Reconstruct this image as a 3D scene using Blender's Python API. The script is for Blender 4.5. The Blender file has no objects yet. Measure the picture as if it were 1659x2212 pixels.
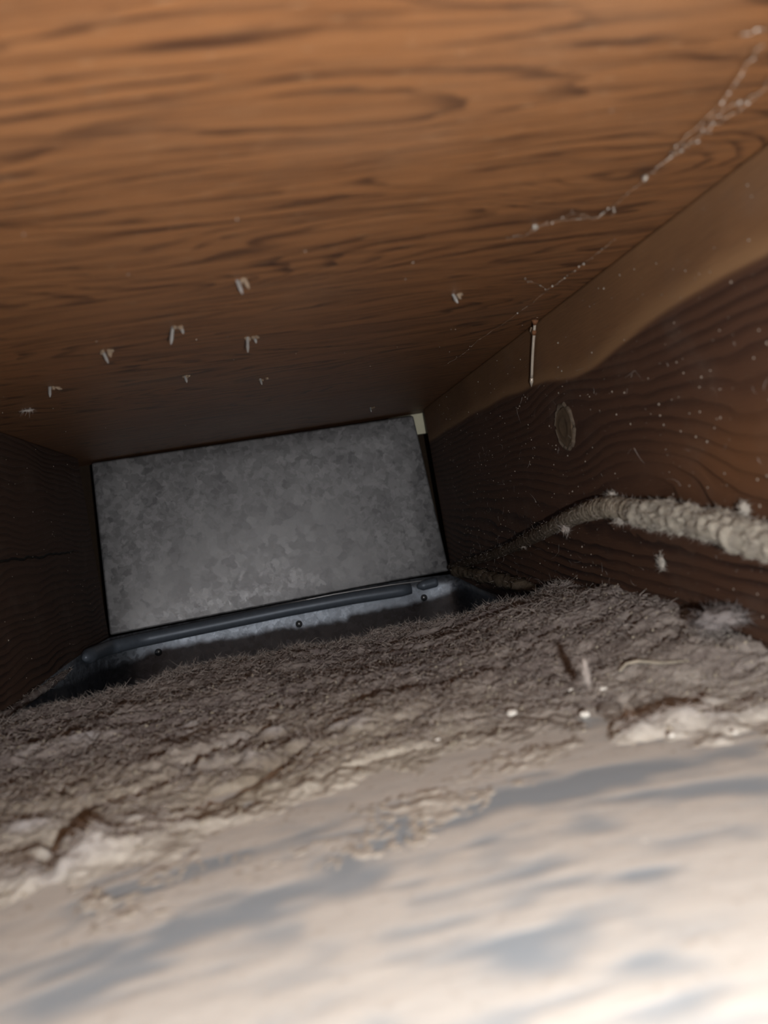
import bpy, bmesh, math, random
import numpy as np
from mathutils import Vector, Matrix
random.seed(7)
RNG = np.random.default_rng(11)
SC = bpy.context.scene
COL = SC.collection

# ------------------------------------------------------------------ camera
W, H, F = 1659.0, 2212.0, 1661.0            # phone main camera, about 26 mm equivalent
CZ = 0.091                                  # lens height above the sheet-metal floor of the joist bay (m)
def cam_ray(x, y):
    return Vector(((x - W/2)/F, -(y - H/2)/F, -1.0))
Yc = cam_ray(590, 1135).normalized()        # direction along the bay
nl = cam_ray(190, 997).cross(cam_ray(912, 885))
Xc = Yc.cross(nl).normalized()
if Xc.x < 0: Xc = -Xc
Zc = Xc.cross(Yc).normalized()
R = Matrix((Xc, Yc, Zc))                    # camera space -> bay space
CAM = Vector((0, 0, CZ))
cd = bpy.data.cameras.new('camera'); cam = bpy.data.objects.new('camera', cd); COL.objects.link(cam)
M4 = R.to_4x4(); M4.translation = CAM
cam.matrix_world = M4
cd.sensor_fit = 'VERTICAL'; cd.sensor_height = 34.6; cd.lens = 34.6*F/H
cd.clip_start = 0.005; cd.clip_end = 20
cd.dof.use_dof = True; cd.dof.focus_distance = 0.60; cd.dof.aperture_fstop = cd.lens/3.2
SC.camera = cam

# ------------------------------------------------------------------ light and exposure
wd = bpy.data.worlds.new('room_behind'); SC.world = wd; wd.use_nodes = True
wd.node_tree.nodes['Background'].inputs[0].default_value = (0.80, 0.88, 1.0, 1)
wd.node_tree.nodes['Background'].inputs[1].default_value = 0.015
ld = bpy.data.lights.new('phone_flash', 'POINT'); ld.energy = 6.6; ld.shadow_soft_size = 0.005
ld.color = (1.0, 0.985, 0.975)
lo = bpy.data.objects.new('phone_flash', ld); COL.objects.link(lo); lo.location = (0.030, -0.050, CZ - 0.032)
SC.view_settings.view_transform = 'Standard'; SC.view_settings.look = 'None'
SC.view_settings.gamma = 1.0; SC.view_settings.use_curve_mapping = False
SC.view_settings.exposure = 0.0

# ------------------------------------------------------------------ helpers
def ray(x, y): return (R @ cam_ray(x, y))
def at_y(x, y, d):
    r = ray(x, y); return CAM + r*(d/r.y)
def at_z(x, y, z):
    r = ray(x, y); return CAM + r*((z - CZ)/r.z)
def at_x(x, y, X):
    r = ray(x, y); return CAM + r*(X/r.x)
def at_f(x, y, fz):
    z = 0.0
    for _ in range(8):
        p = at_z(x, y, z); z = fz(p.x, p.y)
    return p

class E:                                    # tiny expression builder for shader maths
    nt = None
    def __init__(s, sock): s.s = sock
    @staticmethod
    def op(o, *a):
        n = E.nt.nodes.new('ShaderNodeMath'); n.operation = o
        for i, v in enumerate(a):
            if isinstance(v, E): E.nt.links.new(v.s, n.inputs[i])
            else: n.inputs[i].default_value = v
        return E(n.outputs[0])
    def __add__(s, o): return E.op('ADD', s, o)
    __radd__ = __add__
    def __sub__(s, o): return E.op('SUBTRACT', s, o)
    def __rsub__(s, o): return E.op('SUBTRACT', o, s)
    def __mul__(s, o): return E.op('MULTIPLY', s, o)
    __rmul__ = __mul__
    def __truediv__(s, o): return E.op('DIVIDE', s, o)
    def fract(s): return E.op('FRACT', s)
    def abs(s): return E.op('ABSOLUTE', s)
    def exp(s): return E.op('EXPONENT', s)
    def sin(s): return E.op('SINE', s)
    def pow(s, p): return E.op('POWER', s, p)
    def sqrt(s): return E.op('SQRT', s)
    def clamp(s): 
        n = E.op('ADD', s, 0.0); n.s.node.use_clamp = True; return n
    def step(s, a, b):                      # smoothstep a..b
        n = E.nt.nodes.new('ShaderNodeMapRange'); n.interpolation_type = 'SMOOTHSTEP'
        E.nt.links.new(s.s, n.inputs[0]); n.inputs[1].default_value = a; n.inputs[2].default_value = b
        return E(n.outputs[0])
def vec(x, y, z):
    n = E.nt.nodes.new('ShaderNodeCombineXYZ')
    for i, v in enumerate((x, y, z)):
        if isinstance(v, E): E.nt.links.new(v.s, n.inputs[i])
        else: n.inputs[i].default_value = v
    return n.outputs[0]
def noise(v, scale=1.0, detail=2.0, rough=0.5, dist=0.0):
    n = E.nt.nodes.new('ShaderNodeTexNoise'); E.nt.links.new(v, n.inputs['Vector'])
    n.inputs['Scale'].default_value = scale; n.inputs['Detail'].default_value = detail
    n.inputs['Roughness'].default_value = rough; n.inputs['Distortion'].default_value = dist
    return E(n.outputs[0])
def voro(v, scale=1.0, out='Color'):
    n = E.nt.nodes.new('ShaderNodeTexVoronoi'); E.nt.links.new(v, n.inputs['Vector'])
    n.inputs['Scale'].default_value = scale
    if out == 'Color':
        s = E.nt.nodes.new('ShaderNodeSeparateXYZ'); E.nt.links.new(n.outputs['Color'], s.inputs[0]); return E(s.outputs[0])
    return E(n.outputs['Distance'])
def colmix(f, a, b):
    n = E.nt.nodes.new('ShaderNodeMix'); n.data_type = 'RGBA'
    if isinstance(f, E): E.nt.links.new(f.s, n.inputs[0])
    else: n.inputs[0].default_value = f
    for i, c in ((6, a), (7, b)):
        if isinstance(c, (tuple, list)): n.inputs[i].default_value = (*c[:3], 1)
        else: E.nt.links.new(c, n.inputs[i])
    return n.outputs[2]
def attr(name):
    n = E.nt.nodes.new('ShaderNodeAttribute'); n.attribute_name = name; return E(n.outputs['Fac'])
def new_mat(name):
    m = bpy.data.materials.new(name); m.use_nodes = True
    nt = m.node_tree; E.nt = nt
    b = nt.nodes['Principled BSDF']
    tc = nt.nodes.new('ShaderNodeTexCoord'); sp = nt.nodes.new('ShaderNodeSeparateXYZ')
    nt.links.new(tc.outputs['Object'], sp.inputs[0])
    return m, b, E(sp.outputs[0]), E(sp.outputs[1]), E(sp.outputs[2])
def setin(b, name, v):
    i = b.inputs[name]
    if isinstance(v, E): E.nt.links.new(v.s, i)
    elif isinstance(v, (tuple, list)): i.default_value = (*v[:3], 1)
    elif isinstance(v, (int, float)): i.default_value = v
    else: E.nt.links.new(v, i)
def bump(b, h, strength=0.5, dist=0.001):
    n = E.nt.nodes.new('ShaderNodeBump'); n.inputs['Strength'].default_value = strength
    n.inputs['Distance'].default_value = dist
    E.nt.links.new(h.s, n.inputs['Height']); E.nt.links.new(n.outputs[0], b.inputs['Normal'])

def mesh_obj(name, verts, faces, mat, parent=None, smooth=False, attrs=None):
    me = bpy.data.meshes.new(name)
    me.from_pydata([tuple(v) for v in verts], [], [tuple(f) for f in faces])
    me.materials.append(mat)
    if smooth: me.polygons.foreach_set('use_smooth', [True]*len(me.polygons))
    if attrs:
        for k, v in attrs.items():
            a = me.attributes.new(k, 'FLOAT', 'POINT'); a.data.foreach_set('value', np.asarray(v, dtype=np.float32))
    me.update()
    o = bpy.data.objects.new(name, me); COL.objects.link(o)
    if parent: o.parent = parent
    return o
def bm_obj(name, bm, mat, parent=None, smooth=False):
    me = bpy.data.meshes.new(name); bm.to_mesh(me); bm.free(); me.materials.append(mat)
    if smooth: me.polygons.foreach_set('use_smooth', [True]*len(me.polygons))
    o = bpy.data.objects.new(name, me); COL.objects.link(o)
    if parent: o.parent = parent
    return o
def thing(name, loc, label, cat, group=None):
    o = bpy.data.objects.new(name, None); COL.objects.link(o); o.location = loc
    o.empty_display_size = 0.01
    return tag(o, label, cat, group)
def tag(o, label, cat, group=None, kind=None):
    o['label'] = label; o['category'] = cat
    if group: o['group'] = group
    if kind: o['kind'] = kind
    return o
def box_bm(x0, x1, y0, y1, z0, z1, bev=0.0, seg=2):
    bm = bmesh.new(); bmesh.ops.create_cube(bm, size=1.0)
    for v in bm.verts:
        v.co = Vector((x0 if v.co.x < 0 else x1, y0 if v.co.y < 0 else y1, z0 if v.co.z < 0 else z1))
    if bev: bmesh.ops.bevel(bm, geom=bm.edges[:], offset=bev, segments=seg, affect='EDGES', profile=0.5)
    return bm
def sweep(path, radii, n=8, ez=1.0, closed=True):
    """tube of varying radius along a list of points"""
    vs, fs = [], []
    P = [Vector(p) for p in path]; up = Vector((0, 0, 1))
    for i, p in enumerate(P):
        t = (P[min(i+1, len(P)-1)] - P[max(i-1, 0)]).normalized()
        u = t.cross(up)
        if u.length < 1e-4: u = t.cross(Vector((1, 0, 0)))
        u.normalize(); v = u.cross(t)
        for k in range(n):
            a = 2*math.pi*k/n
            vs.append(p + radii[i]*(math.cos(a)*u + math.sin(a)*ez*v))
    for i in range(len(P)-1):
        for k in range(n):
            fs.append((i*n+k, i*n+(k+1) % n, (i+1)*n+(k+1) % n, (i+1)*n+k))
    if closed:
        fs.append(tuple(range(n))[::-1]); fs.append(tuple((len(P)-1)*n+k for k in range(n)))
    return vs, fs
def vnoise(shape, cells, rng):
    """smooth value noise on a grid, cells = (rows, columns) of control points"""
    g = rng.random((cells[0]+3, cells[1]+3))
    a = np.linspace(0, cells[0], shape[0]); b = np.linspace(0, cells[1], shape[1])
    i = np.minimum(a.astype(int), cells[0]); j = np.minimum(b.astype(int), cells[1])
    u = (a-i)[:, None]; v = (b-j)[None, :]
    u = u*u*u*(u*(u*6-15)+10); v = v*v*v*(v*(v*6-15)+10)
    i = i[:, None]; j = j[None, :]
    return (g[i, j]*(1-u)*(1-v) + g[i+1, j]*u*(1-v) + g[i, j+1]*(1-u)*v + g[i+1, j+1]*u*v)
def sstep(x, a, b):
    t = np.clip((x-a)/(b-a), 0, 1); return t*t*(3-2*t)
def ribbons(points, normals, n, lmin, lmax, wid, rng, curl=1.2, lift=0.6, segs=3):
    """loose fibres: thin two-sided curved strips rooted at random points"""
    vs, fs = [], []
    idx = rng.integers(0, len(points), n)
    for q in idx:
        p = Vector(points[q]); nn = Vector(normals[q])
        d = Vector(rng.normal(size=3)); d -= nn*d.dot(nn)
        if d.length < 1e-6: continue
        d.normalize(); d = (d + nn*(lift*(rng.random()*1.3-0.15))).normalized()
        L = lmin + (lmax-lmin)*rng.random()**2; st = L/segs
        ax = Vector(rng.normal(size=3)).normalized(); ang = curl*rng.normal()/segs
        rot = Matrix.Rotation(ang, 3, ax)
        side = d.cross(Vector(rng.normal(size=3)))
        if side.length < 1e-6: continue
        side.normalize()
        b = len(vs); w = wid*(0.6+0.8*rng.random())
        for k in range(segs+1):
            ww = w*(1-0.75*k/segs)
            vs.append(p + side*ww*0.5); vs.append(p - side*ww*0.5)
            p = p + d*st; d = rot @ d
        for k in range(segs):
            fs.append((b+2*k, b+2*k+1, b+2*k+3, b+2*k+2))
    return vs, fs
def specks(points, normals, n, smin, smax, rng):
    """little irregular dust grains (octahedra) lying on a surface"""
    vs, fs = [], []
    for q in rng.integers(0, len(points), n):
        p = Vector(points[q]); s = smin + (smax-smin)*rng.random()**4; b = len(vs)
        for d in ((1,0,0),(-1,0,0),(0,1,0),(0,-1,0),(0,0,1),(0,0,-1)):
            vs.append(p + Vector(d)*s*0.5*(0.5+rng.random()))
        for f in ((0,2,4),(2,1,4),(1,3,4),(3,0,4),(2,0,5),(1,2,5),(3,1,5),(0,3,5)):
            fs.append(tuple(b+k for k in f))
    return vs, fs

# ------------------------------------------------------------------ key distances of the bay
ZT = at_y(912, 885, 0.837).z                # underside of the plywood
XR = at_y(912, 885, 0.837).x                # inner face of right joist
XL = at_y(190, 997, 0.837).x                # inner face of left joist
YB = -0.10                                  # the bay opens into the room behind the camera

# ------------------------------------------------------------------ materials
def mat_ply():
    m, b, x, y, z = new_mat('plywood')
    warp = noise(vec(x*6, y*10, 0.0), 1.0, 2)
    n1 = noise(vec(x*2.6 + 3.1, y*13 + warp*0.5, 0.3), 1.0, 1.5, 0.45, 0.3)
    ring = (n1*44.0 + noise(vec(x*30, y*200, 1.0), 1.0, 3)*0.9).fract()
    late = ring.step(0.50, 0.93)*(1.0 - ring.step(0.93, 1.0))
    dash = noise(vec(x*14, y*90, 5.0), 1.0, 4, 0.65).step(0.33, 0.55)
    fine = noise(vec(x*45, y*900, 2.0), 1.0, 3, 0.6)
    pore = noise(vec(x*70, y*1500, 7.0), 1.0, 1).step(0.62, 0.72)
    big = noise(vec(x*4, y*6, 9.0), 1.0, 2)
    strk = noise(vec(x*13, y*240 + warp*3.0, 11.0), 1.0, 3, 0.6)
    f = (late*dash*0.75 + (strk-0.47)*2.3 + (fine-0.5)*1.5 + pore*0.25 + (big-0.5)*0.3 + 0.05).clamp()
    c = colmix(f, (0.168, 0.072, 0.027), (0.030, 0.0110, 0.005))
    c = colmix(fine.step(0.45, 0.75)*0.35, c, (0.25, 0.125, 0.055))
    fleck = noise(vec(x*110, y*650, 21.0), 1.0, 2).step(0.64, 0.74)  # light dashes: specular glints painted into the wood colour
    c = colmix(fleck*0.5, c, (0.26, 0.155, 0.085))
    dust = noise(vec(x*9, y*9, 4.0), 1.0, 3).step(0.5, 0.9)*0.22
    c = colmix(dust, c, (0.24, 0.17, 0.12))
    setin(b, 'Base Color', c); setin(b, 'Roughness', 0.42 + fine*0.2); setin(b, 'Specular IOR Level', 0.5)
    bump(b, fine*0.6 - late*dash*0.4 - pore*0.5, 0.35, 0.0006)
    return m
KY, KZ = at_x(1222, 922, XR).y, at_x(1222, 922, XR).z
def mat_joist(name, right):
    m, b, x, y, z = new_mat(name)
    wob = noise(vec(y*7, z*14, 0.0), 1.0, 2)
    if right:
        dy = (y - KY)/0.045; dz = (z - KZ)/0.030
        r2 = dy*dy + dz*dz
        g = (z - KZ)*(1.0 - 0.8*(r2*-1.0).exp()) + (wob-0.5)*0.012
        # lower half: the growth rings run downhill towards the viewer
        low = (0.092 - z).step(0.0, 0.05)
        g = g - low*(y-0.75)*0.075
        cath = 0.022*((((y-0.26)/0.055).pow(2.0) + ((z-0.088)/0.026).pow(2.0))*-1.0).exp()
        g = g + cath
        freq = 190.0 - low*25.0
    else:
        g = z + (wob-0.5)*0.030; freq = 190.0
        low = (0.075 - z).step(0.0, 0.05)
    rip = noise(vec(y*60, z*40, 3.0), 1.0, 2)
    ring = (g*freq + (rip-0.5)*0.55).fract()
    late = ring.step(0.30, 0.85)*(1.0 - ring.step(0.88, 1.0))
    amt = noise(vec(y*9, z*20, 6.0), 1.0, 2).step(0.25, 0.65)
    fine = noise(vec(y*60, z*1400, 2.0), 1.0, 3, 0.6)
    mott = noise(vec(y*14, z*22, 8.0), 1.0, 3)
    la = late*(0.25 + 0.75*amt)*(0.55 + low*0.45)
    f = (la*0.9 + (fine-0.5)*0.8 + (mott-0.5)*0.5).clamp()
    c = colmix(f, (0.060, 0.0285, 0.0165) if right else (0.048, 0.025, 0.016), (0.012, 0.005, 0.004) if right else (0.009, 0.004, 0.003))
    if right:
        edge = (z - 0.154) + (wob-0.5)*0.012 + 0.010*((dy+0.9)*(dy+0.9)*-0.7).exp() 
        sap = edge.step(-0.002, 0.003)
        sapc = colmix((fine*0.9 + (mott-0.5)*1.1).clamp(), (0.190, 0.099, 0.045), (0.078, 0.038, 0.018))
        c = colmix(sap*0.85, c, sapc)
        c = colmix(edge.step(-0.001, 0.002)*(1.0-edge.step(0.002, 0.012))*0.45, c, (0.255, 0.148, 0.072))
        halo = (r2*-2.2).exp()
        c = colmix(halo*0.4, c, (0.035, 0.018, 0.014))
        flat = (((y-0.27)/0.06).pow(2.0) + ((z-0.085)/0.022).pow(2.0))
        c = colmix((flat*-1.0).exp()*0.55, c, (0.135, 0.058, 0.022))
        hgt = fine*0.25 - la*(1.0-sap)
    else:
        cr = (z - 0.098 + (noise(vec(y*30, 0.0, 0.0), 1.0, 2)-0.5)*0.008).abs()
        crack = 1.0 - cr.step(0.0003, 0.0012)
        crack = crack*(y.step(0.40, 0.45))*(1.0 - y.step(0.70, 0.74))
        c = colmix(crack, c, (0.004, 0.003, 0.002))
        hgt = fine*0.25 - la - crack*3.0
    film = noise(vec(y*25, z*25, 12.0), 1.0, 4, 0.65).step(0.5, 0.85)*0.25
    c = colmix(film, c, (0.14, 0.11, 0.09))
    setin(b, 'Base Color', c); setin(b, 'Roughness', 0.7); setin(b, 'Specular IOR Level', 0.25)
    bump(b, hgt, 0.7, 0.0012)
    return m
def mat_galv(name, dark=1.0, rough=0.44, metal=0.6, sc=230.0, blue=1.0):
    m, b, x, y, z = new_mat(name)
    w1 = noise(vec(x*150, y*150, z*150), 1.0, 2); w2 = noise(vec(x*150+9.0, y*150, z*150+5.0), 1.0, 2)
    v = vec(x + (w1-0.5)*0.012, y*0.6, z + (w2-0.5)*0.012)
    s1 = voro(v, sc); s2 = voro(v, sc*0.42); n = noise(vec(x*22, y*22, z*22), 1.0, 4)
    f = (s1*0.58 + s2*0.46 + n*0.5 - 0.28).clamp()
    c = colmix(f, (0.135*dark/blue, 0.135*dark, 0.142*dark*blue), (0.295*dark/blue, 0.297*dark, 0.306*dark*blue))
    sp = noise(vec(x*420, y*420, z*420), 1.0, 1).step(0.74, 0.80)*noise(vec(x*30, y*30, z*30), 1.0, 2).step(0.45, 0.65)
    c = colmix(sp*0.7, c, (0.04*dark, 0.04*dark, 0.045*dark))
    setin(b, 'Base Color', c); setin(b, 'Metallic', metal); setin(b, 'Roughness', rough + s1*0.15)
    bump(b, s1*0.3 + n*0.5, 0.12, 0.0006)
    return m
def mat_pan():
    m, b, x, y, z = new_mat('pan_metal')
    d = attr('dust')                      # 1 = dusty, 0 = bare wiped metal
    n = noise(vec(x*60, y*110, 0.0), 1.0, 4, 0.6)
    k = (d + (n-0.5)*0.35).step(-0.05, 1.0)
    c = colmix(k, (0.315, 0.365, 0.405), (0.575, 0.565, 0.525))
    fl = noise(vec(x*260, y*320, 2.0), 1.0, 2).step(0.60, 0.72)*d*0.4
    c = colmix(fl, c, (0.38, 0.34, 0.29))
    setin(b, 'Base Color', c); setin(b, 'Roughness', 0.55 + k*0.4); setin(b, 'Metallic', 0.0); setin(b, 'Specular IOR Level', 0.25)
    bump(b, n*k, 0.3, 0.001)
    return m
def mat_lint():
    m, b, x, y, z = new_mat('lint')
    n = noise(vec(x*38, y*60, z*60), 1.0, 4, 0.6); n2 = noise(vec(x*160, y*260, z*200), 1.0, 3, 0.7)
    tan = attr('tan')
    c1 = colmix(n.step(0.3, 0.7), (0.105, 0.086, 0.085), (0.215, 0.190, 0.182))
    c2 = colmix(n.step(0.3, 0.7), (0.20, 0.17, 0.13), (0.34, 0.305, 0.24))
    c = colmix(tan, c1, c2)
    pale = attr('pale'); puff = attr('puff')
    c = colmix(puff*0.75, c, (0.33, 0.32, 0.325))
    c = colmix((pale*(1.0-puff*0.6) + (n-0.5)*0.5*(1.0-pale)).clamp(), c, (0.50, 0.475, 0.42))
    c = colmix(n2.step(0.50, 0.72)*0.45*(1.0-pale), c, (0.30, 0.27, 0.24))
    c = colmix((1.0-n2.step(0.28, 0.45))*0.6*(1.0-pale*0.8), c, (0.062, 0.046, 0.044))
    setin(b, 'Base Color', c); setin(b, 'Roughness', 1.0); setin(b, 'Specular IOR Level', 0.0)
    bump(b, n2, 0.5, 0.001)
    return m
def mat_plain(name, col, rough=0.8, metal=0.0, spec=0.3, var=0.3, sc=200.0):
    m, b, x, y, z = new_mat(name)
    n = noise(vec(x*sc, y*sc, z*sc), 1.0, 3)
    c = colmix((n*var*2).clamp(), col, tuple(q*0.35 for q in col))
    setin(b, 'Base Color', c); setin(b, 'Roughness', rough); setin(b, 'Metallic', metal); setin(b, 'Specular IOR Level', spec)
    return m
PLY = mat_ply(); JR = mat_joist('joist_right', True); JL = mat_joist('joist_left', False)
GALV = mat_galv('galvanised'); STRIP = mat_galv('strip_metal', 1.0, 0.44, 0.85, 330.0, 1.12)
PAN = mat_pan(); LINT = mat_lint()
CLEAT = mat_plain('cleat_metal', (0.12, 0.145, 0.18), 0.45, 0.3, 0.4, 0.25)
RIVET = mat_plain('rivet_metal', (0.16, 0.165, 0.175), 0.25, 0.6)
LIPM = mat_plain('lip_highlight_metal', (0.75, 0.76, 0.78), 0.3, 0.5, 0.5, 0.1)
NAILM = mat_plain('nail_steel', (0.55, 0.48, 0.40), 0.35, 0.3, 0.5, 0.2)
RUST = mat_plain('rust', (0.17, 0.07, 0.03), 0.8)
STAPLE = mat_plain('staple_steel', (0.30, 0.29, 0.28), 0.4, 0.3)
SPLINT = mat_plain('splinter_wood', (0.20, 0.145, 0.10), 0.9)
FIB = mat_plain('fibre', (0.40, 0.355, 0.325), 1.0, 0, 0.0, 0.4, 90.0)
FIBPALE = mat_plain('pale_fibre', (0.40, 0.37, 0.33), 1.0, 0, 0.0, 0.3)
FIBGREY = mat_plain('grey_fibre', (0.20, 0.18, 0.175), 1.0, 0, 0.0, 0.3)
SPECK = mat_plain('speck', (0.33, 0.28, 0.235), 1.0, 0, 0.0, 0.4, 60.0)
GRIT = mat_plain('grit', (0.42, 0.375, 0.30), 1.0, 0, 0.0, 0.6, 120.0)
CRUMB = mat_plain('crumb', (0.62, 0.60, 0.55), 0.9, 0, 0.1, 0.1)
SHEATH = mat_plain('cable_dust', (0.17, 0.135, 0.10), 1.0, 0, 0.0, 0.45, 350.0)
CREAM = mat_plain('cream_board', (0.72, 0.69, 0.52), 0.9, 0, 0.1, 0.1, 60.0)
DARKW = mat_plain('gap_dark', (0.045, 0.03, 0.02), 0.9, 0, 0.1)
WEB = mat_plain('web', (0.22, 0.165, 0.125), 1.0, 0, 0.0, 0.2)
KNOT = mat_plain('knot_wood', (0.11, 0.075, 0.046), 0.85, 0, 0.2, 0.5, 260.0)
BARK = mat_plain('knot_bark', (0.13, 0.10, 0.075), 1.0, 0, 0.1, 0.5, 500.0)

# ------------------------------------------------------------------ the bay itself
YLE, YRE = 0.795, 0.831                     # where the joist faces end beside the duct boot
def struct(name, bm, mat):
    o = bm_obj(name, bm, mat); o['kind'] = 'structure'; return o
ceiling = struct('ceiling', box_bm(XL-0.06, XR+0.06, YB, 0.870, ZT, ZT+0.019), PLY)
wall_left = struct('wall_left', box_bm(XL-0.038, XL, YB, YLE, -0.09, ZT, 0.0012), JL)
wall_right = struct('wall_right', box_bm(XR, XR+0.038, YB, YRE, -0.09, ZT, 0.0016), JR)
gap_backing = struct('gap_backing', box_bm(XL-0.06, XR+0.20, 0.955, 0.985, -0.09, ZT+0.12), DARKW)  # dark board added behind the boot to keep the gaps beside it black
trim = struct('trim_1', box_bm(XR-0.03, XR+0.03, 0.880, 0.890, at_y(905, 938, 0.88).z, ZT+0.030), CREAM)

# knot in the right joist: a slightly domed oval plug with a ring of bark
def knot():
    ry, rz = 0.0125, 0.0120
    vs, fs = [], []; n = 28; rings = [(1.0, 0.0), (0.93, 0.0011), (0.80, 0.0009), (0.5, 0.0012), (0.2, 0.0007)]
    for (s, h) in rings:
        for k in range(n):
            a = 2*math.pi*k/n; j = 1 + 0.06*math.sin(3*a+1) + 0.03*math.sin(7*a)
            vs.append((XR - h - 0.0001, KY + ry*s*j*math.cos(a), KZ + rz*s*j*math.sin(a)*1.05))
    for i in range(len(rings)-1):
        for k in range(n): fs.append((i*n+k, i*n+(k+1) % n, (i+1)*n+(k+1) % n, (i+1)*n+k))
    fs.append(tuple((len(rings)-1)*n+k for k in range(n)))
    o = mesh_obj('knot', vs, fs, KNOT, wall_right)
    path = [(XR-0.0002, KY+ry*1.06*math.cos(2*math.pi*k/30)*(1+0.05*math.sin(k*1.7)), KZ+rz*1.12*math.sin(2*math.pi*k/30)*(1+0.05*math.sin(k*2.3))) for k in range(31)]
    v2, f2 = sweep(path, [0.0009+0.0006*abs(math.sin(k*1.9)) for k in range(31)], 6)
    mesh_obj('bark_ring', v2, f2, BARK, o)
knot()

EDGE = [at_z(x, y, 0.013) for (x, y) in ((0,1540),(150,1503),(300,1466),(470,1418),(600,1390),(700,1372),(830,1346),(950,1328),(1050,1314),(1140,1294),(1175,1284))]
EX = np.array([p.x for p in EDGE]); EY = np.array([p.y for p in EDGE])
# sheet-metal floor of the bay with its wiped dust
def floor():
    nx, ny = 160, 380
    xs = np.linspace(XL+0.0002, XR-0.0002, nx); ys = np.linspace(YB, 0.87, ny)
    X, S = np.meshgrid(xs, np.linspace(0, 1, ny)); YE = np.interp(X, EX, EY) + 0.003
    Y = YB + (YE-YB)*S
    d = np.ones_like(X)
    def smear(px, py, lx, ly, ang, amt):     # an oval wiped patch around the floor point seen there
        c = at_z(px, py, 0.0); a = math.radians(ang)
        u = (X-c.x)*math.cos(a)+(Y-c.y)*math.sin(a); v = -(X-c.x)*math.sin(a)+(Y-c.y)*math.cos(a)
        nonlocal d
        d = d - amt*np.exp(-(u/lx)**2-(v/ly)**2)
    for s in ((380,1895,.026,.006,8,.9),(250,1945,.016,.005,10,.5),(480,1860,.010,.004,5,.7),(330,2040,.022,.012,10,.75),(150,2170,.016,.006,14,.6),
              (690,1790,.016,.004,10,.6),(520,1960,.014,.006,8,.45),(1000,1745,.030,.008,3,.8),(860,1810,.022,.008,8,.6),(740,1900,.016,.008,12,.6),
              (1380,1660,.040,.006,-8,.75),(1450,1710,.030,.006,-14,.6),(1230,1636,.007,.005,0,.7),(1250,1700,.03,.008,0,.5),(1600,1690,.014,.008,-20,.5),
              (1130,1870,.012,.014,0,.5),(1340,1895,.020,.004,-10,.6),(1140,2040,.008,.010,0,.45),(1310,2030,.014,.012,0,.45),(1500,2110,.010,.010,0,.35),
              (950,1990,.012,.012,0,.3),(600,2080,.02,.008,6,.25),(1080,1800,.006,.005,0,.5),(380,1990,.003,.009,0,.4)):
        smear(*s)
    d += 0.45*(vnoise(X.shape, (40, 14), RNG)-0.5) + 0.9*(vnoise(X.shape, (150, 22), RNG)-0.55) + 0.4*(vnoise(X.shape, (70, 50), RNG)-0.5) - 0.03
    d = np.clip(d, 0, 1)
    Z = 0.0*X
    vs = np.stack([X, Y, Z], -1).reshape(-1, 3)
    fs = [(j*nx+i, j*nx+i+1, (j+1)*nx+i+1, (j+1)*nx+i) for j in range(ny-1) for i in range(nx-1)]
    o = mesh_obj('floor', vs, fs, PAN, None, True, {'dust': d.ravel()})
    md = o.modifiers.new('sheet', 'SOLIDIFY'); md.thickness = 0.0008; md.offset = -1
    o['kind'] = 'structure'; return o
floor_o = floor()

# ------------------------------------------------------------------ galvanised duct boot at the end of the bay
def boot():
    TL, TR, BR, BL = at_y(197,1000,0.836), at_y(893,897,0.846), at_y(971,1233,0.830), at_y(237,1373,0.800)
    base = (BL+BR)/2
    t = thing('duct_boot', base, 'dull galvanised sheet-metal duct box closing off the far end of the wooden bay', 'duct')
    nu, nv = 12, 8; vs, fs = [], []
    for j in range(nv+1):
        for i in range(nu+1):
            u, v = i/nu, j/nv
            p = (BL*(1-u)+BR*u)*(1-v) + (TL*(1-u)+TR*u)*v
            p = p + Vector((0, -0.0018*math.sin(math.pi*u)*math.sin(math.pi*v), 0))
            vs.append(p - base)
    for j in range(nv):
        for i in range(nu):
            a = j*(nu+1)+i; fs.append((a, a+1, a+nu+2, a+nu+1))
    # folded sides going back
    rim = [j*(nu+1) for j in range(nv, -1, -1)] + list(range(1, nu+1)) + [j*(nu+1)+nu for j in range(1, nv+1)] + [nv*(nu+1)+i for i in range(nu-1, 0, -1)]
    k0 = len(vs); cc = (TL+TR+BR+BL)/4 - base
    for q in rim:
        p = vs[q]; vs.append(Vector((p.x + 0.0010*(1 if p.x > cc.x else -1)*0, p.y, p.z)) + Vector((0, 0.05, 0)))
    n = len(rim)
    for k in range(n): fs.append((rim[k], k0+k, k0+(k+1) % n, rim[(k+1) % n]))
    o = mesh_obj('face_panel', vs, fs, GALV, t, True)
    b = o.modifiers.new('bend', 'BEVEL'); b.width = 0.0022; b.segments = 3; b.limit_method = 'ANGLE'; b.angle_limit = math.radians(50)
    return t
boot()

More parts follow.
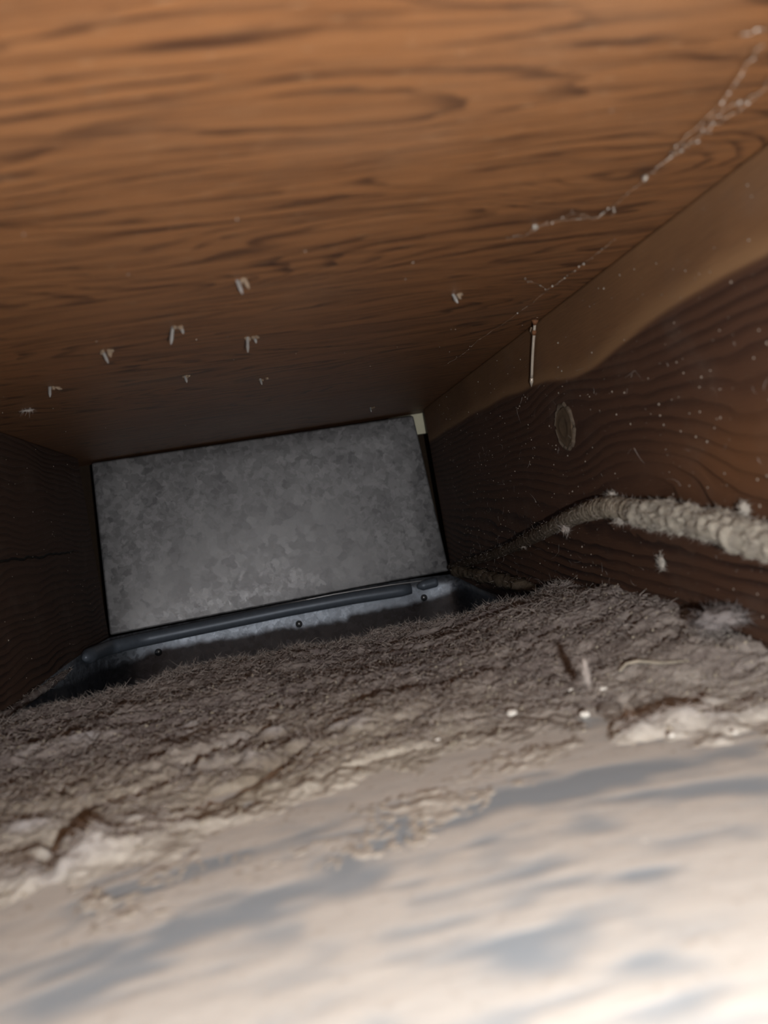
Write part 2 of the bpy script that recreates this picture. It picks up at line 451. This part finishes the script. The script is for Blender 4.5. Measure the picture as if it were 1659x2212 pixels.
# curved collar whose inner face shows behind the lint edge: plate, rolled rib, tab, rivets
DPX = np.array([-60, 0, 60, 130, 190, 237, 300, 400, 970, 1020, 1080, 1142]); DPY = np.array([.478, .508, .555, .628, .70, .755, .775, .786, .800, .790, .72, .62])
def on_collar(x, y, out=0.0, down=0.0):
    return at_y(x, y, float(np.interp(x, DPX, DPY)) - out - 0.010*down)
def collar():
    back = [(-60,1572),(0,1534),(60,1492),(130,1441),(190,1404),(237,1378),(300,1364),(400,1344),(500,1325),(600,1305),(700,1285),(800,1265),(900,1249),(970,1241),(1020,1246),(1080,1262),(1142,1290)]
    front = [(-60,1650),(0,1625),(60,1600),(130,1570),(190,1548),(237,1532),(300,1515),(400,1486),(500,1460),(600,1440),(700,1420),(800,1400),(900,1384),(970,1374),(1020,1368),(1080,1355),(1142,1345)]
    base = on_collar(600, 1440)
    t = thing('duct_collar', base, 'bluish bare metal collar strip with a rolled rib and rivets below the duct box', 'duct collar')
    def clampx(p, m=0.0006): return Vector((max(XL+m, min(XR-m, p.x)), p.y, p.z))
    rows = 7; vs, fs = [], []
    for (b, f) in zip(back, front):
        for r in range(rows):
            s = r/(rows-1); p = on_collar(b[0]+(f[0]-b[0])*s, b[1]+(f[1]-b[1])*s, 0, s)
            vs.append(clampx(p) - base)
    for i in range(len(back)-1):
        for r in range(rows-1):
            fs.append((i*rows+r, i*rows+r+1, (i+1)*rows+r+1, (i+1)*rows+r))
    pl = mesh_obj('plate', vs, fs, STRIP, t, True)
    md = pl.modifiers.new('gauge', 'SOLIDIFY'); md.thickness = 0.0012; md.offset = -1
    def rib(name, px, rad, mat):
        pts = []
        for a, b in zip(px[:-1], px[1:]):
            for k in range(6):
                s = k/6; pts.append(on_collar(a[0]+(b[0]-a[0])*s, a[1]+(b[1]-a[1])*s, rad*0.9, 0.25))
        pts.append(on_collar(px[-1][0], px[-1][1], rad*0.9, 0.25))
        pts = [clampx(p, rad*1.1) - base for p in pts]
        v, f = sweep(pts, [rad*0.35, rad*0.6, rad*0.85]+[rad]*(len(pts)-4)+[rad*0.8], 12, 1.0)
        return mesh_obj(name, v, f, mat, t, True)
    rib('rolled_rib', [(168,1424),(190,1415),(237,1399),(300,1384),(440,1355),(620,1318),(760,1292),(888,1272)], 0.0066, CLEAT)
    rib('end_tab', [(901,1268),(925,1262),(944,1257)], 0.0052, CLEAT)
    pts = [on_collar(x, y, 0.004, 0.05) - base for (x, y) in ((300,1371),(440,1342),(600,1308),(720,1284),(840,1264),(930,1252))]  # folded lip as a pale rod; its highlight is put into the colour
    v, f = sweep(pts, [0.0005]*len(pts), 6); lip = mesh_obj('lip_highlight', v, f, LIPM, t, True); lip['label'] = 'thin folded metal lip made pale for its highlight'
    for (x, y) in ((342,1409),(646,1348),(916,1291)):
        p = on_collar(x, y, 0.0015, 0.3) - base
        bm = bmesh.new(); bmesh.ops.create_uvsphere(bm, u_segments=14, v_segments=8, radius=0.0036)
        for q in bm.verts: q.co = Vector((q.co.x, q.co.y*0.7, q.co.z)) + p
        bm_obj('rivet', bm, RIVET, t, True)
collar()

# ------------------------------------------------------------------ lint blanket on the floor
def lint():
    nx, ny = 330, 400
    xs = np.linspace(XL+0.0006, XR-0.0006, nx); ys = np.linspace(0.16, 0.62, ny)
    X, Y = np.meshgrid(xs, ys); r = np.random.default_rng(5)
    ye = np.interp(X, EX, EY)
    ye = ye + 0.016*(vnoise(X.shape, (3, 26), r)-0.5) + 0.006*(vnoise(X.shape, (6, 90), r)-0.5)
    t = (ye - Y)                                        # distance from the far edge
    big = vnoise(X.shape, (9, 5), r); mid = vnoise(X.shape, (26, 12), r); sm = vnoise(X.shape, (70, 44), r); ti = vnoise(X.shape, (180, 120), r)
    rid = 1 - np.abs(2*vnoise(X.shape, (22, 7), r)-1)    # creases running across the bay
    rid2 = 1 - np.abs(2*vnoise(X.shape, (50, 20), r)-1)
    ff = vnoise(X.shape, (330, 260), r)
    h = 0.0085 + 0.006*(big-0.5) + 0.005*(mid-0.5) + 0.0016*(sm-0.5) + 0.0009*(ti-0.5) + 0.0007*(ff-0.5)
    h = h - 0.0042*np.clip(rid-0.86, 0, 1)/0.14*(mid > 0.45)*np.clip((mid-0.45)*6, 0, 1) - 0.0012*np.clip(rid2-0.82, 0, 1)/0.18
    pile = sstep(X, 0.07, XR)                           # heaped against the right joist
    h = h + 0.013*pile*sstep(Y, 0.22, 0.30)*(1-0.55*sstep(Y, 0.42, 0.58))
    h = h + 0.0036*np.exp(-np.clip(t, 0, 1)/0.05)
    start = 0.232 + 0.035*(vnoise(X.shape, (2, 6), r)-0.5) + 0.018*(vnoise(X.shape, (20, 20), r)-0.5) + 0.010*(vnoise(X.shape, (60, 60), r)-0.5) - 0.02*sstep(X, -0.05, -0.15)
    ramp = sstep(Y, start-0.012, start+0.16)
    lumps = vnoise(X.shape, (40, 22), r)
    near = (1-ramp)
    h = h*(0.16+0.84*ramp) - 0.0016*near + 0.0015*(lumps-0.5)*sstep(Y, start-0.02, start+0.04)*near
    h = h + 0.0009*(ff-0.5) + 0.0006*(ti-0.5)*sstep(Y, start-0.01, start+0.05)
    h = np.where(Y < start-0.02, h - 0.10*(start-0.02-Y), h)
    puff = np.zeros_like(X)
    for (px, py, lx, ly, hh) in ((220,1770,.020,.011,.007),(110,1830,.016,.010,.005),(60,1760,.012,.008,.004),(330,1730,.014,.008,.004),(600,1575,.020,.010,.006),(500,1620,.014,.008,.005),(720,1560,.012,.008,.003),
                              (1400,1520,.018,.010,.006),(1560,1500,.022,.012,.006),(1480,1540,.012,.008,.003),(420,1560,.012,.007,.003),(900,1440,.014,.008,.003),(150,1600,.016,.009,.003),(1640,1540,.016,.010,.004)):
        c = at_z(px, py, 0.008); gq = np.exp(-((X-c.x)/lx)**2-((Y-c.y)/ly)**2)*(0.55+0.9*mid)
        gq = gq*sstep(0.6*mid+0.4*sm, 0.25, 0.6); h = h + 0.5*hh*gq*(0.6+0.8*sm); puff = np.maximum(puff, gq)
    puff = np.clip(puff*(0.5+1.0*sm), 0, 1)
    for line in (((95,1940),(105,1790),(170,1715),(320,1668),(480,1590),(560,1556)), ((20,1640),(160,1580),(330,1545)), ((420,1680),(560,1630),(640,1580)), ((1150,1395),(1215,1375),(1265,1372)), ((1255,1440),(1262,1500),(1300,1560)), ((700,1420),(830,1395),(930,1388)), ((1330,1470),(1345,1500)), ((30,1580),(200,1530))):
        pq = [at_z(x, y, 0.010) for x, y in line]; dm = np.full(X.shape, 9.0)
        wx = X + 0.006*(mid-0.5); wy = Y + 0.006*(sm-0.5)
        for a, b in zip(pq[:-1], pq[1:]):
            ux, uy = b.x-a.x, b.y-a.y; L2 = ux*ux+uy*uy
            q = np.clip(((wx-a.x)*ux+(wy-a.y)*uy)/L2, 0, 1); dm = np.minimum(dm, np.hypot(wx-a.x-q*ux, wy-a.y-q*uy))
        h = h - 0.0040*np.exp(-(dm/0.0032)**2)*(0.4+0.9*big)
    roll = np.clip(t/0.014, 0, 1)
    h = h*np.sqrt(np.clip(roll*(2-roll), 0, 1)) - 0.004*(t < 0)
    keep = (t > -0.002) & (h > -0.0012)
    idx = -np.ones(X.shape, int); idx[keep] = np.arange(keep.sum())
    vs = np.stack([X, Y, np.maximum(h, -0.0004)], -1)[keep]
    a, b, c, d = idx[:-1, :-1], idx[:-1, 1:], idx[1:, 1:], idx[1:, :-1]
    ok = (a >= 0) & (b >= 0) & (c >= 0) & (d >= 0)
    fs = np.stack([a[ok], b[ok], c[ok], d[ok]], -1).tolist()
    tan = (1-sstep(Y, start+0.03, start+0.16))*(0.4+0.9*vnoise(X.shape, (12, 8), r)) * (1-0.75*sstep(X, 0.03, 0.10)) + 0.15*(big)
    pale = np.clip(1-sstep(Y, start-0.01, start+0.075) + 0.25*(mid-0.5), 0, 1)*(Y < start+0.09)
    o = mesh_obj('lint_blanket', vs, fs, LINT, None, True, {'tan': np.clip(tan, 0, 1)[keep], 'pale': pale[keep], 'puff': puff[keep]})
    tag(o, 'matted brown grey lint blanket covering the metal floor of the bay', 'lint', None, 'stuff')
    # gritty grains lying in the tan dust
    gw = (vs[:, 1] < 0.43) & (vs[:, 2] > 0.0003); G = vs[gw]
    vg, fg = specks(G, None, 5200, 0.0004, 0.0019, r)
    go = mesh_obj('dust_grains', vg, fg, GRIT, o); go['kind'] = 'stuff'
    # loose fibres
    w = (vs[:, 2] > 0.002); P = vs[w]
    nrm = np.tile(np.array([[0, 0, 1.0]]), (len(P), 1))
    v1, f1 = ribbons(P, nrm, 34000, 0.0015, 0.007, 0.00026, r, 2.0, 0.5)
    te = (np.interp(P[:, 0], EX, EY) - P[:, 1]); Q = P[(te < 0.03)]
    v2, f2 = ribbons(Q, nrm, 7000, 0.002, 0.009, 0.00019, r, 2.5, 0.9)
    k = len(v1); f = f1 + [tuple(q+k for q in g) for g in f2]
    fo = mesh_obj('loose_fibres', v1+v2, f, FIB, o); fo['kind'] = 'stuff'
    return P
LP = lint()
def lint_z(x, y):
    d = (LP[:, 0]-x)**2 + (LP[:, 1]-y)**2; k = int(np.argmin(d)); return float(LP[k, 2]) if d[k] < 1e-4 else 0.0

def on_lint(px, py, up=0.0):               # first point of the lint surface met when looking there
    y = 0.12
    while y < 0.62:
        p = at_y(px, py, y)
        if p.z <= lint_z(p.x, p.y) + up: return p
        y += 0.002
    return at_z(px, py, 0.008)

# dusty fillet at the foot of the right joist beside the collar, and clumps at the left one
def fillet(name, pts, rad, mat, seed, label):
    r = np.random.default_rng(seed)
    P = []
    for a, b in zip(pts[:-1], pts[1:]):
        for k in range(16): P.append(Vector(a).lerp(Vector(b), k/16))
    P.append(Vector(pts[-1]))
    rr = [rad*(0.85+0.3*r.random())*min(1, (i+1)/6, (len(P)-i)/6) for i in range(len(P))]
    v, f = sweep(P, rr, 9, 0.8)
    v = [Vector((max(XL+0.0003, min(XR-0.0003, q.x)), q.y, max(0.0, q.z))) + Vector(r.normal(size=3)*rad*0.13) for q in v]
    o = mesh_obj(name, v, f, mat, None, True); tag(o, label, 'dust', None, 'stuff')
    vv, ff = ribbons([tuple(q) for q in v], [(0, 0, 1)]*len(v), 420, 0.002, 0.007, 0.00018, r, 2.2, 0.8)
    fo = mesh_obj('loose_fibres', vv, ff, FIB, o); fo['kind'] = 'stuff'
fillet('dust_ridge', [(XR-0.002, 0.545, 0.012), (XR-0.002, 0.64, 0.013), (XR-0.0025, 0.73, 0.013), (XR-0.006, 0.80, 0.012)], 0.0068, SHEATH, 3,
       'dark dusty ridge along the foot of the right joist between duct collar and cable')
fillet('dust_ridge', [(XL+0.001, 0.46, 0.006), (XL+0.0012, 0.56, 0.006), (XL+0.001, 0.64, 0.006)], 0.0034, LINT, 4,
       'ragged dust clumps along the foot of the left joist beside the metal strip')

# ------------------------------------------------------------------ lint-coated cable along the right joist
def cable():
    px = [(972,1226),(1010,1214),(1050,1203),(1100,1184),(1150,1160),(1200,1135),(1255,1110),(1310,1096),(1355,1101),(1400,1111),(1450,1118),(1500,1127),(1560,1141),(1620,1158),(1680,1176),(1760,1200)]
    rad = [.0032,.0040,.0042,.0046,.0050,.0052,.0056,.0062,.0062,.0068,.0068,.0066,.0066,.0066,.0066,.0066]
    r = np.random.default_rng(21)
    base = at_x(1310, 1096, XR-0.006)
    t = thing('dusty_cable', base, 'lint-coated cable running up and over along the right joist', 'cable')
    SUB = 34
    ctr = [at_x(x, y, XR - q - 0.0006) - base for (x, y), q in zip(px, rad)]
    P, Rd = [], []
    for i in range(len(ctr)-1):
        p0, p1, p2, p3 = ctr[max(i-1, 0)], ctr[i], ctr[i+1], ctr[min(i+2, len(ctr)-1)]
        for k in range(SUB):
            s = k/SUB
            P.append(0.5*((2*p1)+(p2-p0)*s+(2*p0-5*p1+4*p2-p3)*s*s+(3*p1-p0-3*p2+p3)*s**3)); Rd.append(rad[i]+(rad[i+1]-rad[i])*s)
    v, f = sweep(P, [q*(0.95 if i < int(8.7*SUB) else 0.72)*(1+0.16*(r.random()-0.5)) for i, q in enumerate(Rd)], 12)
    v = [Vector((min(q.x, XR-base.x-0.0002), q.y, q.z)) for q in v]
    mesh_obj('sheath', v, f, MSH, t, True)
    c0 = int(8.5*SUB); v0 = v[:c0*12]
    P, Rd = P[c0:], Rd[c0:]
    # lumpy lint coat
    n = 44; v, f = sweep(P, Rd, n)
    m = len(P); g = vnoise((m, n), (11, 9), r); g2 = vnoise((m, n), (30, 22), r)
    bl = sstep(np.arange(n), n-6, n-1)[None, :]; g = g*(1-bl) + g[:, :1]*bl; g2 = g2*(1-bl) + g2[:, :1]*bl
    vc = []
    for i in range(m):
        near = min(1.0, (i+2)/8)
        for k in range(n):
            p = v[i*n+k]; d = p - P[i]
            q = P[i] + d*(1 + near*(0.34*(g[i, k]-0.5) + 0.36*(g2[i, k]-0.5)))
            q.x = min(q.x, XR-base.x-0.0002); vc.append(q)
    co = mesh_obj('lint_coat', vc, f, mat_coat, t, True); co['kind'] = 'stuff'; co['label'] = 'pale lumpy lint coating'
    # fuzz
    pts = vc; cen = [P[i//n] for i in range(len(pts))]
    nr = [tuple((a-b).normalized()) for a, b in zip(pts, cen)]
    vv, ff = ribbons([tuple(q) for q in pts], nr, 4200, 0.0012, 0.0042, 0.00016, r, 2.4, 1.0)
    fo = mesh_obj('loose_fibres', vv, ff, FIBPALE, t)
    vv, ff = ribbons([tuple(q) for q in v0], [(-0.6, 0, 0.8)]*len(v0), 1500, 0.001, 0.004, 0.00015, r, 2.4, 0.9)
    fo2 = mesh_obj('loose_fibres', vv, ff, FIB, t); fo2['kind'] = 'stuff'; fo['kind'] = 'stuff'
def mat_sheath():
    m, b, x, y, z = new_mat('cable_sheath_dust')
    n = noise(vec(x*420, y*420, z*420), 1.0, 3, 0.6)
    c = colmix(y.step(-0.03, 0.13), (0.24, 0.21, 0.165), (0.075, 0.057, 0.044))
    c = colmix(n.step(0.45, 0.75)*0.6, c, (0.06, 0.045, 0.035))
    setin(b, 'Base Color', c); setin(b, 'Roughness', 1.0); setin(b, 'Specular IOR Level', 0.0); bump(b, n, 0.8, 0.0012)
    return m
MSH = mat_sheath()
mat_coat = mat_plain('coat_lint', (0.37, 0.34, 0.285), 1.0, 0, 0.0, 0.42, 420.0)
cable()

# ------------------------------------------------------------------ lint tufts and lumps
def tuft(px, py, surf, size, label, seed, n=260, mat=FIBPALE, stretch=(1, 1, 1), group='lint tufts'):
    r = np.random.default_rng(seed)
    c = surf(px, py)
    t = thing('lint_tuft', c, label, 'lint')
    bm = bmesh.new(); bmesh.ops.create_icosphere(bm, subdivisions=3, radius=size*0.42)
    for q in bm.verts:
        k = 1 + 0.9*(r.random()-0.5); q.co = Vector((q.co.x*k*stretch[0], q.co.y*k*stretch[1], q.co.z*k*stretch[2]))
    pts = [tuple(q.co) for q in bm.verts]; nr = [tuple(q.co.normalized()) for q in bm.verts]
    bm_obj('clump', bm, mat, t, True)
    vv, ff = ribbons(pts, nr, n, size*0.15, min(size*0.7, 0.0055), 0.00016, r, 2.2, 1.4)
    fo = mesh_obj('strands', vv, ff, mat, t); fo['kind'] = 'stuff'
onR = lambda off: (lambda x, y: at_x(x, y, XR-off))
tuft(1428, 1216, onR(0.002), 0.0062, 'fluffy white lint tuft stuck below the cable on the right joist', 31, 240, FIBPALE, (.4, .8, 1.1))
tuft(1606, 1100, onR(0.003), 0.0058, 'white lint tuft sitting on top of the cable at the right edge', 32, 240, FIBPALE, (.6, 1, 1))
tuft(1322, 1074, onR(0.004), 0.0078, 'pale lint curl perched at the highest bend of the cable', 33, 260, FIBPALE, (.6, 1, .8))
tuft(1338, 1124, onR(0.010), 0.0070, 'grey lint lump hanging under the highest bend of the cable', 34, 260, FIBPALE, (.6, 1, .6))
tuft(1222, 1140, onR(0.008), 0.0080, 'grey lint tuft dangling from the cable left of its bend', 35, 300, FIB, (.6, .8, 1))
tuft(1132, 1178, onR(0.007), 0.0050, 'small lint snag on the cable near the duct box', 36, 160, FIB, (.6, .8, 1))
tuft(1560, 1335, lambda x, y: at_z(x, y, 0.022), 0.018, 'soft grey lint puff heaped against the foot of the right joist', 37, 1100, FIBGREY, (1.3, 1.1, .5))
tuft(1266, 1455, lambda x, y: at_z(x, y, 0.016), 0.008, 'upright pale lint wisp standing out of the lint blanket', 38, 200, FIB, (.4, .4, 1.5))

# ------------------------------------------------------------------ nail hanging down the right joist
def nail():
    a = at_x(1156, 690, XR-0.0030); a.z = ZT-0.0003
    b = at_x(1148, 836, XR-0.0022)
    t = thing('nail', a, 'thin shiny nail poking down beside the right joist from the plywood', 'nail')
    m = (b-a); n = 14
    P = [m*(k/n) + Vector((-0.0003*math.sin(math.pi*k/n), 0.0003*math.sin(math.pi*k/n), 0)) for k in range(n+1)]
    v, f = sweep(P[:13], [0.0009]*13, 10); mesh_obj('shank', v, f, NAILM, t, True)
    v, f = sweep([P[12], P[12].lerp(P[14], .4), P[14]], [0.0010, 0.00125, 0.0002], 8); mesh_obj('tip', v, f, NAILM, t, True)
    v, f = sweep([P[0], P[0]*0.5+P[1]*0.5, P[1]], [0.0022, 0.0018, 0.0010], 10); c = mesh_obj('rusty_collar', v, f, RUST, t, True); c['label'] = 'rust stain where the nail enters'
    v, f = sweep([P[2], P[2].lerp(P[3], .5), P[3]], [0.0011, 0.0016, 0.0011], 10); mesh_obj('rust_band', v, f, RUST, t, True)
    s = at_x(1149, 707, XR-0.0012); e = at_x(1150, 722, XR-0.0012)
    v, f = sweep([s-a, (s+e)/2-a+Vector((-.0006, 0, 0)), e-a], [0.0009, 0.0012, 0.0005], 7); mesh_obj('splinter', v, f, SPLINT, t)
nail()

# ------------------------------------------------------------------ staple legs breaking through the plywood
def staple(px, py, L, lean, label, seed, spl=1.0):
    r = random.Random(seed); c = at_z(px, py, ZT)
    t = thing('staple_point', c, label, 'staple', 'staple points in the plywood')
    for s in ((0, 1) if seed in (2, 3) else (0,)):
        o = Vector((0.0035*s, 0.001*s, 0.0)); l = L*(1.0 if s == 0 else 0.45)
        tip = o + Vector((lean*l*(1 if s == 0 else -0.6), -0.25*l, -l))
        v, f = sweep([o + Vector((0, 0, .0005)), o.lerp(tip, .7), tip], [0.0008, 0.0008, 0.00025], 6)
        mesh_obj('leg', v, f, STAPLE, t)
    for k in range(4):
        o = Vector((r.uniform(-.001, .004), r.uniform(-.001, .003), 0.0)); d = Vector((r.uniform(-.4, 1), r.uniform(-1, .6), r.uniform(-.8, -.1))).normalized()*r.uniform(.0015, .0045)*spl
        v, f = sweep([o+Vector((0, 0, .0004)), o+d*.6, o+d], [0.0008, 0.0011, 0.0002], 5)
        mesh_obj('splinter', v, f, SPLINT, t)
staple(512, 606, .0060, .2, 'pale staple tip poking through the plywood, highest of the staples left of centre', 1)
staple(374, 706, .0085, -.25, 'staple tip with splinters above the left half of the duct box', 2, 1.3)
staple(535, 728, .0085, -.15, 'bright forked staple tip above the middle of the duct box', 3, 1.3)
staple(221, 757, .0070, .3, 'small staple tip nearest the upper left corner of the duct box', 4)
staple(108, 836, .0060, -.1, 'tiny staple tip near the left joist', 5)
staple(978, 636, .0050, .3, 'pale snagged staple tip between the duct box and the nail', 6)
staple(400, 812, .0045, .1, 'faint staple tip just above the left half of the duct box', 7, .7)
staple(562, 818, .0045, .1, 'faint staple tip just above the middle of the duct box', 8, .7)
staple(800, 880, .0050, 0, 'thin staple tip close to the duct box near its right corner', 9, .6)
def onC(off): return lambda x, y: at_z(x, y, ZT-off)
tuft(58, 887, onC(0.0015), 0.0095, 'stringy lint wisp on the plywood near the left edge', 41, 110, FIB, (.7, .2, .12))
tuft(1156, 490, onC(0.001), 0.0022, 'pale dust fleck caught in the cobweb on the plywood', 42, 40, FIBPALE)
tuft(1392, 385, onC(0.002), 0.0018, 'dust fleck at the lower end of the thick cobweb strand', 43, 40, FIBPALE)

# ------------------------------------------------------------------ cobwebs strung under the plywood on the right
def web(name, lines, base_px, label, seed, wid=0.00016, ns=40):
    r = np.random.default_rng(seed); b = at_z(*base_px, ZT-0.002)
    t = thing(name, b, label, 'cobweb'); pts = []
    for pl in lines:
        P = []
        for (p, q) in zip(pl[:-1], pl[1:]):
            for k in range(10):
                s = k/10; w = at_z(p[0]+(q[0]-p[0])*s, p[1]+(q[1]-p[1])*s, ZT-0.0015-0.002*r.random())
                P.append(w - b + Vector(r.normal(size=3)*0.0003))
        P.append(at_z(pl[-1][0], pl[-1][1], ZT-0.001) - b)
        v, f = sweep(P, [wid*(0.5+r.random()) for _ in P], 4)
        mesh_obj('strand', v, f, WEB, t); pts += P
    v, f = specks([tuple(p) for p in pts], None, ns, 0.0003, 0.0011, r)
    o = mesh_obj('dust_grains', v, f, FIBPALE, t); o['kind'] = 'stuff'
web('cobweb', [[(1670,170),(1600,235),(1540,270),(1490,315),(1430,350),(1388,388)], [(1640,205),(1560,240),(1500,300),(1440,345)], [(1660,60),(1600,75)], [(1640,100),(1560,220),(1450,330)]],
    (1500, 300), 'thick dusty cobweb strand slanting across the upper right plywood', 51, 0.00016, 150)
web('cobweb', [[(1400,385),(1330,440),(1290,470),(1200,478),(1157,492),(1135,510),(1095,512)], [(1330,440),(1320,470)], [(1290,470),(1240,462),(1157,492)]],
    (1200, 480), 'thin cobweb thread with flecks below the thick strand', 52, 0.00008, 60)
web('cobweb', [[(1330,515),(1270,565),(1185,625),(1150,655),(1040,730),(1000,765),(960,790)], [(1185,625),(1130,600)]],
    (1180, 630), 'faint cobweb thread beside the top edge of the right joist', 53, 0.00008, 70)

# ------------------------------------------------------------------ crumbs and straw on the lint
def crumb(px, py, s, label, seed, group=None):
    r = random.Random(seed)
    p = at_z(px, py, 0.008)
    p = on_lint(px, py, s*0.3)
    bm = bmesh.new(); bmesh.ops.create_icosphere(bm, subdivisions=2, radius=s*0.5)
    for q in bm.verts:
        k = 1 + 0.3*(r.random()-0.5); q.co = Vector((q.co.x*k*1.2, q.co.y*k, q.co.z*k*0.75))
    o = bm_obj('crumb', bm, CRUMB); o.location = p; tag(o, label, 'crumb')
crumb(1105, 1540, .0034, 'off-white crumb lying on the tan dust right of centre', 1)
crumb(1263, 1543, .0034, 'bright white crumb in the dark hollow of the lint', 2)
crumb(1303, 1488, .0026, 'small white crumb just behind the bright one in the lint hollow', 3)
crumb(1233, 1490, .0020, 'tiny white crumb beside the upright lint wisp', 4)
crumb(1393, 1818, .0016, 'round white crumb on the bare metal floor nearest the viewer', 5)
crumb(1450, 1588, .0018, 'small pale crumb on the smooth dust at the right', 6)
crumb(945, 1598, .0018, 'small pale crumb on the tan dust near the middle', 7)
crumb(1588, 1582, .0014, 'tiny pale crumb on the dust at the far right edge', 8)
def straw():
    px = [(1338,1450),(1352,1434),(1380,1428),(1430,1432),(1480,1428)]
    pts = [at_z(x, y, 0.0) for x, y in px]
    P = []
    for x, y in px:
        P.append(on_lint(x, y, 0.0018))
    v, f = sweep(P, [.0005, .0008, .0009, .0008, .0003], 6)
    o = mesh_obj('straw', v, f, GRIT, None, True); tag(o, 'curved tan straw lying on the lint at the right', 'straw')
straw()

# ------------------------------------------------------------------ dust grains clinging to wood
def grains(parent, gen, n, seed, smin=0.0002, smax=0.0012):
    r = np.random.default_rng(seed); pts = [gen(r) for _ in range(n)]
    v, f = specks(pts, None, n, smin, smax, r)
    o = mesh_obj('dust_grains', v, f, SPECK, parent); o['kind'] = 'stuff'
grains(wall_right, lambda r: (XR-0.0001, 0.2+0.58*r.random(), 0.015+(ZT-0.02)*r.random()), 1700, 61, 0.0002, 0.0012)
grains(wall_left, lambda r: (XL+0.0001, 0.40+0.38*r.random(), 0.01+(ZT-0.015)*r.random()), 350, 62, 0.0002, 0.0011)
grains(ceiling, lambda r: (XL+(XR-XL)*r.random(), 0.2+0.62*r.random(), ZT-0.0001), 260, 63, 0.0002, 0.0010)
r = np.random.default_rng(64)
def hairs(parent, pts, nr, n):
    v, f = ribbons(pts, nr, n, 0.002, 0.012, 0.00013, r, 2.5, 0.25); o = mesh_obj('loose_fibres', v, f, FIB, parent); o['kind'] = 'stuff'
hairs(wall_right, [(XR-0.0004, 0.25+0.5*r.random(), 0.015+0.14*r.random()**1.5) for _ in range(400)], [(-1, 0, 0)]*400, 260)
